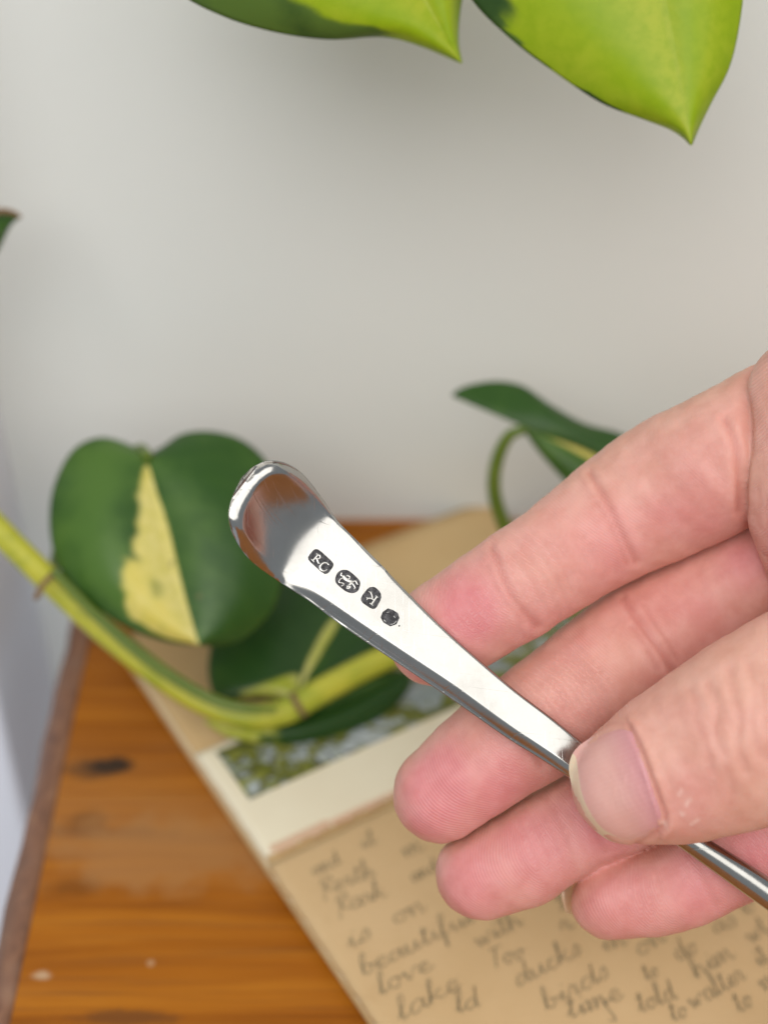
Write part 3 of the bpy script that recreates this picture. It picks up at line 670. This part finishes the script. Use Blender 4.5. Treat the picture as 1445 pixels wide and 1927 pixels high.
# blush of the finger pads
pink = np.zeros(len(HV))
for (u, v, r, a_) in [(880,1150,75,1.0),(1010,1190,90,.45),(1130,1040,110,.30),(1290,960,90,.45),(830,1480,95,.95),(930,1480,100,.75),(800,1545,70,.8),(880,1650,110,.75),(1010,1590,110,.75),(1130,1560,90,.8),(1170,1690,120,.70),(1310,1660,110,.75),(1420,1600,80,.8),(780,1265,50,.8),(1290,1150,90,.35),(1050,1350,90,.35),(1400,1060,60,.6)]:
    pink = np.maximum(pink, a_*np.exp(-((U_-u)**2+(V_-v)**2)/(2*r*r*.55)))
pink = np.where(fid == thumb_i, 0, .28)+pink*.85
pink = np.where(fid == thumb_i, .12+.25*np.exp(-((U_-1300)**2+(V_-1520)**2)/4000), pink)
pink *= np.clip(HN[:, 2]*1.3+.1, 0, 1)
wgt = sst(sal, 4, 15); cv = np.array([.075, .06, .085, .07, .05, .03, .03, .03, .03])[fid]
ridge = sal+(.25+.2*wgt)*lat-cv*(1-wgt*.75)*lat**2
M_SKIN = None
def skin_mat():
    a = NT('skin'); p = a.pos(); pk, cr, rd, fk, dor = a.attr('pink'), a.attr('crease'), a.attr('ridge'), a.attr('fleck'), a.attr('dorsal')
    n = a.noise(p, 190, 4, .6); n2 = a.noise(p, 60, 3); n3 = a.noise(p, 1500, 3, .6)
    peach = a.mix(a.smooth(n, .3, .7), (0.68, 0.355, 0.26), (0.75, 0.425, 0.325)); rose = a.mix(a.smooth(n, .3, .7), (0.63, 0.195, 0.20), (0.70, 0.26, 0.26))
    f = a.math('ADD', pk, a.math('MULTIPLY', a.math('SUBTRACT', n2, .5), .8), clamp=True)
    c = a.mix(f, peach, rose)
    c = a.mix(a.math('MULTIPLY', cr, .55), c, (0.48, 0.13, 0.10))
    sn = a.math('SINE', a.math('ADD', a.math('MULTIPLY', rd, 2*math.pi/.50), a.math('MULTIPLY', a.noise(p, 85, 2), 11.0)))
    amp = a.math('MULTIPLY', a.math('SUBTRACT', 1.0, dor), a.smooth(a.noise(p, 120, 2), .25, .6))
    rid = a.math('MULTIPLY', sn, amp)
    c = a.mix(a.math('MULTIPLY', a.math('MULTIPLY', a.math('ADD', rid, 1.0), .5), a.math('MULTIPLY', amp, .13)), c, (0.88, 0.58, 0.50))
    c = a.mix(a.math('MULTIPLY', fk, .38), c, (0.92, 0.74, 0.64))
    vo = a.t.nodes.new('ShaderNodeTexVoronoi'); vo.inputs['Scale'].default_value = 1100; a.link(p, vo.inputs['Vector'])
    h = a.math('ADD', a.math('MULTIPLY', rid, .9), a.math('MULTIPLY', n3, .8)); h = a.math('ADD', h, a.math('MULTIPLY', a.math('MULTIPLY', vo.outputs['Distance'], dor), 1.2))
    return a.set(Base_Color=c, Roughness=a.math('ADD', .42, a.math('MULTIPLY', n, .16)), Specular_IOR_Level=.38, Subsurface_Weight=.22, Subsurface_Radius=(1.0, .35, .2), Subsurface_Scale=.0016,
                 Normal=a.bump(h, .35, .00006))
M_SKIN = skin_mat()
hand = obj('hand', c2w(HV), HF, M_SKIN, origin=c2w(C(1700, 1150, 236)))
tag(hand, 'bare hand with palm up, thumb pinching the silver spoon handle against the fingers', 'hand')
dors = np.maximum((fid == thumb_i)*np.clip(HN[:, 2]*2, 0, 1), .8*sst(sal, 30, 40))
for nm, vals in (('pink', pink), ('crease', np.clip(crease, 0, 1)), ('ridge', ridge), ('fleck', fleck), ('dorsal', dors)): fattr(hand, nm, vals)

# ---- nails
def nail_mat():
    a = NT('nail'); p = a.pos(); e = a.attr('free'); q = a.attr('lat'); g = a.attr('along')
    n = a.noise(p, 260, 3)
    st = a.math('SINE', a.math('ADD', a.math('MULTIPLY', q, 60), a.math('MULTIPLY', n, 3)))
    c = a.mix(n, (0.68, 0.35, 0.30), (0.75, 0.43, 0.37)); c = a.mix(a.smooth(g, .45, 1.0), c, (0.62, 0.28, 0.29))
    c = a.mix(a.math('MULTIPLY', a.smooth(st, .5, 1), .05), c, (0.8, 0.55, 0.5))
    c = a.mix(a.smooth(e, .3, .62), c, (0.74, 0.57, 0.40))
    return a.set(Base_Color=c, Roughness=.32, Specular_IOR_Level=.45, Subsurface_Weight=.15, Subsurface_Radius=(1, .5, .3), Subsurface_Scale=.001, Normal=a.bump(a.math('ADD', st, n), .12, .00004))
M_NAIL = nail_mat()
def thumb_nail():
    # plate as a fan grid from centre to outline; depth from the thumb surface under each pixel
    o = resample(catmull(np.vstack([NAIL, NAIL[:1]]), 8), 97)[:-1]; ctr = np.array([1160., 1475.])
    V = []; FR = []; LA = []; AL = []; rings = 16
    m = (fid == thumb_i) & front; hu, hv_, hz = U_[m], V_[m], -HV[m, 2]
    def surf(u, v):
        dd = (hu-u)**2+(hv_-v)**2; k = np.argpartition(dd, 12)[:12]; w = 1/(dd[k]+4); return (hz[k]*w).sum()/w.sum()
    fd = resample(catmull([(1070,1430),(1080,1494),(1098,1536),(1124,1570),(1165,1594)], 8), 60)
    ax_ = np.array([-.94, .34]); ay = np.array([.34, .94])
    for i in range(rings+1):
        q = i/rings
        for k in range(96):
            uv = ctr+(o[k]-ctr)*q; ds = surf(*uv)
            l = ((uv-ctr)@ay)/95.; al = ((uv-np.array([1225, 1460]))@ax_)/150.
            lift = .28+.25*np.clip(al, 0, 1)*(1-min(1, abs(l))**2) - .35*sst(np.array(q), .9, 1.0)
            V.append(c2w(C(uv[0], uv[1], ds-lift)))
            FR.append(1-np.clip((np.min(np.hypot(*(fd-uv).T))-10)/8., 0, 1)); LA.append(l); AL.append(1-np.clip(al, 0, 1))
    F = grid_faces(rings+1, 96, True)
    ob = obj('thumb_nail', V, F, M_NAIL, hand, origin=V[0])
    fattr(ob, 'free', FR); fattr(ob, 'lat', LA); fattr(ob, 'along', AL); return ob
thumb_nail()
def small_nail(u, v, d, w, h_, name='finger_nail'):
    V = []; FR = []
    for i in range(9):
        for j in range(13):
            x = -1+2*i/8; y = -1+2*j/12
            V.append(P(u+x*w-.0*y, v+y*h_*math.sqrt(max(.05, 1-.6*x*x)), d+3.0*x+2.5*y*y)); FR.append(1.0 if x < .3 else 0)
    ob = obj(name, V, grid_faces(9, 13), M_NAIL, hand, origin=V[0]); fattr(ob, 'free', FR); fattr(ob, 'lat', [0]*len(V)); fattr(ob, 'along', [0]*len(V))
    md = ob.modifiers.new('thickness', 'SOLIDIFY'); md.thickness = .0004
small_nail(1072, 1684, 236, 12, 36)

# ------------------------------------------------------------------ silver spoon
def silver_mat():
    a = NT('sterling_silver'); p = a.pos()
    sm = a.noise(p, 110, 4, .6); fine = a.noise(p, 2600, 4, .7)
    sc1 = a.noise(a.mapping(a.coord(), (60, 4200, 60), rot=(0, 0, .5)), 1, 3, .6); sc2 = a.noise(a.mapping(a.coord(), (3800, 90, 90), rot=(0, 0, -.2)), 1, 3, .6)
    scr = a.math('ADD', a.smooth(sc1, .62, .70), a.smooth(sc2, .64, .72))
    c = a.mix(a.smooth(sm, .4, .7), (0.455, 0.443, 0.418), (0.395, 0.383, 0.357))
    c = a.mix(a.math('MULTIPLY', a.smooth(fine, .60, .70), .45), c, (0.36, 0.34, 0.31))
    c = a.mix(a.math('MULTIPLY', scr, .22, clamp=True), c, (0.30, 0.285, 0.26))
    rg = a.math('ADD', .11, a.math('MULTIPLY', sm, .12)); rg = a.math('ADD', rg, a.math('MULTIPLY', scr, .08))
    h = a.math('ADD', a.math('MULTIPLY', scr, -.6), a.math('MULTIPLY', fine, .3))
    return a.set(Base_Color=c, Metallic=1.0, Roughness=rg, Normal=a.bump(a.math('ADD', h, a.math('MULTIPLY', sm, 1.5)), .16, .0001))
M_SILVER = silver_mat()
a = NT('tarnished_recess'); nn_ = a.noise(a.pos(), 1800, 4, .65)
M_TARN = a.set(Base_Color=a.mix(a.smooth(nn_, .35, .7), (0.022, 0.021, 0.023), (0.115, 0.112, 0.116)), Metallic=.0, Specular_IOR_Level=.25, Roughness=.55, Normal=a.bump(nn_, .5, .00008))
SD = 219.6; KM = SD/FPX                                       # mm per pixel at the spoon
A0 = np.array([452., 884.]); D1 = np.array([1445-452., 1678-884.]); D1 /= np.linalg.norm(D1); N1 = np.array([D1[1], -D1[0]])   # N1: up-right in the picture
def sn(pts): q = np.asarray(pts, float)-A0; return np.stack([q@D1, q@N1], 1)
UPP = catmull([(455,899),(466,888),(478,878),(506,866),(540,871),(573,893),(608,938),(640,985),(698,1043),(760,1108),(830,1178),(900,1241),(970,1300),(1040,1353),(1100,1402),(1180,1470),(1260,1532),(1330,1578),(1445,1650),(1560,1742),(1680,1838),(1760,1902)], 12)
LOW = catmull([(455,899),(437,935),(429,972),(438,1010),(468,1055),(520,1095),(580,1132),(640,1175),(700,1216),(760,1256),(850,1316),(950,1386),(1010,1424),(1070,1464),(1160,1524),(1230,1565),(1290,1606),(1445,1716),(1530,1780),(1650,1876),(1730,1940)], 12)
us, ls = sn(UPP), sn(LOW); S0 = min(us[:, 0].min(), ls[:, 0].min()); S1 = 1640.
ou, ol = np.argsort(us[:, 0]), np.argsort(ls[:, 0])
def spoon_pt(s, n, zz, up=0.):     # s,n in pixels along/across, zz in mm toward the camera; the handle is rolled toward the light
    roll = R(12); q = A0+D1*s+N1*(n*math.cos(roll)+zz/KM*math.sin(roll)); d = SD+n*KM*math.sin(roll)-zz*math.cos(roll)-up
    d += 1.6*max(0, (s-900)/400)**1.0 if s > 900 else 0
    return P(q[0], q[1], d)
def halfw(s):
    hi_ = np.interp(s, us[ou, 0], us[ou, 1]); lo_ = np.interp(s, ls[ol, 0], ls[ol, 1]); return hi_, lo_
OUTL = np.vstack([us[us[:, 0] < 420], ls[ls[:, 0] < 420]])
def face_z(s, x, n=0.):
    """height (mm) of the front face at station s, x in -1..1 across"""
    rod = sst(np.array(s), 700, 1000)
    flat = .55*(1-max(0, abs(x)-.86)/.14*.15)
    t = max(0., 1-(s-S0)/185.)                            # end turned toward the camera
    up = 9.6*t**1.45 + .9*t**1.2*min(2.2, (n/48.)**2)
    return float(flat*(1-rod)+rod*1.75*math.sqrt(max(0, 1-x*x*.96))), rod, up
def build_spoon():
    sp = empty('silver_spoon', tuple(spoon_pt(700, 0, 0)), 'polished silver spoon handle with stamped hallmarks and a turned up end held by the hand', 'spoon')
    st = np.r_[S0+170*(1-np.cos(np.linspace(.04, math.pi/2, 60))), np.linspace(S0+173, S1, 220)]
    V = []; nx = 0
    for s in st:
        hi_, lo_ = halfw(s); c = (hi_+lo_)/2; w = (hi_-lo_)/2; q = min(1., w/45.)
        ed = np.array([0, 1.5, 3, 4.6, 8, 12, 17, 22, 26, 33])*q; ed2 = np.array([17, 12, 8, 5, 3, 1.2, 0])*q
        es = np.r_[ed, np.linspace(33*q, 2*w-17*q, 22)[1:-1], 2*w-ed2]; nx = len(es); ring = []
        bev = sst(np.array(s), S0+150, S0+330); tt = max(0., 1-(s-S0)/200.)
        for e in es:                                         # front
            x = np.clip(e/w-1, -1, 1); z, rod, up = face_z(s, x, e-w); e2 = 2*w-e; k = 1-rod; b = 0.
            if e < 23*q: b -= k*bev*1.25*q*min(1., (1-e/(23*q))*1.25)**1.35
            em = min(e, e2); em = np.min(np.hypot(OUTL[:, 0]-s, OUTL[:, 1]-(c+w*x))) if s < 330+S0 else em; rim = (6+38*tt**1.5)
            if em < rim: b -= k*((.10 if e < e2 else .3)+2.3*tt**1.5)*q*(1-em/rim)**2
            ring.append(spoon_pt(s, c+w*x, z+b*(1-tt), up+b*tt))
        for e in es[::-1][1:-1]:                             # back
            x = np.clip(e/w-1, -1, 1); z, rod, up = face_z(s, x, e-w); th = (1.0+.9*bev)*(1-rod)*math.sqrt(max(0., 1-x**4))+rod*3.5*math.sqrt(max(0, 1-x*x))
            ring.append(spoon_pt(s, c+w*x*.995, z-(.4+1.2*bev*max(0, -x)**6)*(1-rod)-th, up-.9*tt))
        V += ring
    m = 2*nx-2; n = len(st); F = grid_faces(n, m, True); F.append(tuple(range(m))); F.append(tuple(range((n-1)*m, n*m))[::-1])
    o = obj('handle', V, F, M_SILVER, sp)
    bm = bmesh.new(); bm.from_mesh(o.data); bmesh.ops.recalc_face_normals(bm, faces=bm.faces); bm.to_mesh(o.data); bm.free()
    # bowl beyond the picture's edge
    V = []; nb = 24; c0_ = S1+120
    for i in range(nb):
        t = i/(nb-1); ss = S1-20+t*330; wd = 12+110*math.sin(math.pi*min(1, t*.92+.06))**.75; hi_, lo_ = halfw(S1); cc = (hi_+lo_)/2
        for k in range(17):
            x = -1+k/8; V.append(spoon_pt(ss, cc+wd*x, -5.5*math.sin(math.pi*t)*(1-x*x)+.3))
    o = obj('bowl', V, grid_faces(nb, 17), M_SILVER, sp); md = o.modifiers.new('thickness', 'SOLIDIFY'); md.thickness = .0009
    return sp
spoon = build_spoon()
def inv_sn(u, v):
    q = np.array([u, v])-A0; n = (q@N1)/math.cos(R(12)); return q@D1, n
def on_face(u, v, lift):
    s, n = inv_sn(u, v); hi_, lo_ = halfw(s); c = (hi_+lo_)/2; w = (hi_-lo_)/2; z, rod, up = face_z(s, np.clip((n-c)/w, -1, 1), n-c); n -= z/KM*math.tan(R(12)); return spoon_pt(s, n, z+lift, up)
def patch(name, poly, lift, mat, parent, taper=0.0):
    """filled outline following the handle face, with a small side wall"""
    c = np.mean(poly, axis=0); n = len(poly); V = [on_face(*c, lift)]
    for q in (.5, 1.0): V += [on_face(*(c+(np.array(p)-c)*q), lift) for p in poly]
    V += [on_face(*(c+(np.array(p)-c)*(1+taper)), 0.004) for p in poly]
    F = [(0, 1+k, 1+(k+1) % n) for k in range(n)]
    for r_ in (1, 1+n): F += [(r_+k, r_+n+k, r_+n+(k+1) % n, r_+(k+1) % n) for k in range(n)]
    o = obj(name, V, F, mat, parent, smooth=False); 
    bm = bmesh.new(); bm.from_mesh(o.data); bmesh.ops.recalc_face_normals(bm, faces=bm.faces); bm.to_mesh(o.data); bm.free(); return o
def strokes(name, lines, parent, lift=.07):
    V = []; F = []
    for pts, w in lines:
        c = catmull(pts, 6) if len(pts) > 2 else np.array(pts, float); tg = np.gradient(c, axis=0); tg /= np.linalg.norm(tg, axis=1)[:, None]+1e-9
        nn = np.stack([-tg[:, 1], tg[:, 0]], 1); b = len(V); w_ = .78*(np.full(len(c), w) if np.isscalar(w) else np.interp(np.linspace(0, 1, len(c)), np.linspace(0, 1, len(w)), w))
        for i in range(len(c)):
            for sgn, lf_ in ((-1.25, .015), (-.7, lift), (.7, lift), (1.25, .015)): V.append(on_face(*(c[i]+nn[i]*w_[i]*.5*sgn), lf_))
        for i in range(len(c)-1):
            for k in range(3): F.append((b+4*i+k, b+4*i+k+1, b+4*i+4+k+1, b+4*i+4+k))
    o = obj(name, V, F, M_SILVER, parent)
    bm = bmesh.new(); bm.from_mesh(o.data); bmesh.ops.recalc_face_normals(bm, faces=bm.faces); bm.to_mesh(o.data); bm.free(); return o
def z1(pts): return [(400+x/3.44, 840+y/3.44) for x, y in pts]        # from the enlarged view
def rnd(poly, k=3):
    p = np.array(poly, float)
    for _ in range(k): q = np.roll(p, -1, 0); p = np.stack([p*.8+q*.2, p*.2+q*.8], 1).reshape(-1, 2)
    return [tuple(x) for x in p]
H1 = patch('hallmark_stamp', rnd(z1([(660,663),(690,668),(782,752),(784,775),(750,822),(722,829),(620,738),(618,712)]), 1), .018, M_TARN, spoon)
strokes('letters', [(z1([(650,738),(683,700)]), 4.2), (z1([(676,703),(694,706),(696,722),(680,727),(664,722)]), 3.6), (z1([(676,727),(682,745),(688,757)]), 4.2), (z1([(640,731),(658,748)]), 2.4), (z1([(672,694),(686,704)]), 2.4), (z1([(682,752),(694,760)]), 2.4),
   (z1([(744,757),(722,753),(700,769),(697,790),(714,806),(736,804)]), (3.2, 3.8, 4.8, 4.8, 3.8, 3.0)), (z1([(738,752),(753,768)]), 3.0), (z1([(728,806),(742,796)]), 2.6)], H1)
H2 = patch('hallmark_stamp', rnd(z1([(835,798),(880,800),(950,862),(958,890),(945,935),(910,953),(865,943),(800,890),(792,860),(805,820)]), 2), .018, M_TARN, spoon)
strokes('lion_figure', [(z1([(845,838),(862,858),(888,872),(908,878)]), (5.5, 7, 7, 6)), (z1([(906,876),(890,892),(880,906)]), 5.5), (z1([(868,908),(888,902),(886,918),(866,916)]), 5), (z1([(848,842),(832,834),(836,818)]), 4.0), (z1([(852,852),(828,858),(818,880),(840,884),(852,893),(834,904)]), 3.2),
   (z1([(872,862),(890,850),(880,838),(866,838)]), 3.6), (z1([(908,876),(926,872),(936,892)]), 3.6), (z1([(900,884),(912,896),(924,918),(914,922)]), 3.6), (z1([(936,890),(942,894)]), 3.0)], H2)
H3 = patch('hallmark_stamp', rnd(z1([(1010,912),(1050,908),(1088,945),(1093,985),(1058,1050),(1030,1054),(962,1008),(960,975)]), 1), .018, M_TARN, spoon)
strokes('letter', [(z1([(1028,1022),(1062,974)]), 4.6), (z1([(1016,1014),(1038,1030)]), 2.4), (z1([(1056,966),(1070,978)]), 2.4), (z1([(1046,996),(1026,984),(998,984)]), (3, 4, 4)), (z1([(1036,984),(1030,960),(1020,940)]), 3.2), (z1([(1008,940),(1032,944)]), 2.4), (z1([(998,976),(1000,994)]), 2.4)], H3)
H4 = patch('hallmark_stamp', z1([(1135,1048),(1170,1060),(1200,1080),(1210,1112),(1190,1152),(1150,1166),(1105,1140),(1087,1108),(1100,1072)]), .018, M_TARN, spoon)
strokes('worn_device', [(z1([(1128,1076),(1142,1072)]), 1.2), (z1([(1108,1122),(1120,1134)]), 1.2), (z1([(1172,1098),(1180,1108)]), 1.0), (z1([(1150,1152),(1172,1148),(1190,1130)]), 1.3)], H4, .03)
patch('punch_dot', rnd(z1([(1203,1157),(1213,1157),(1213,1167),(1203,1167)]), 2), .014, M_TARN, spoon)
for h_, l in ((H1, 'stamp reading RC'), (H2, 'stamp with a walking lion'), (H3, 'stamp with an upside down K'), (H4, 'worn octagonal stamp')): h_['label'] = l
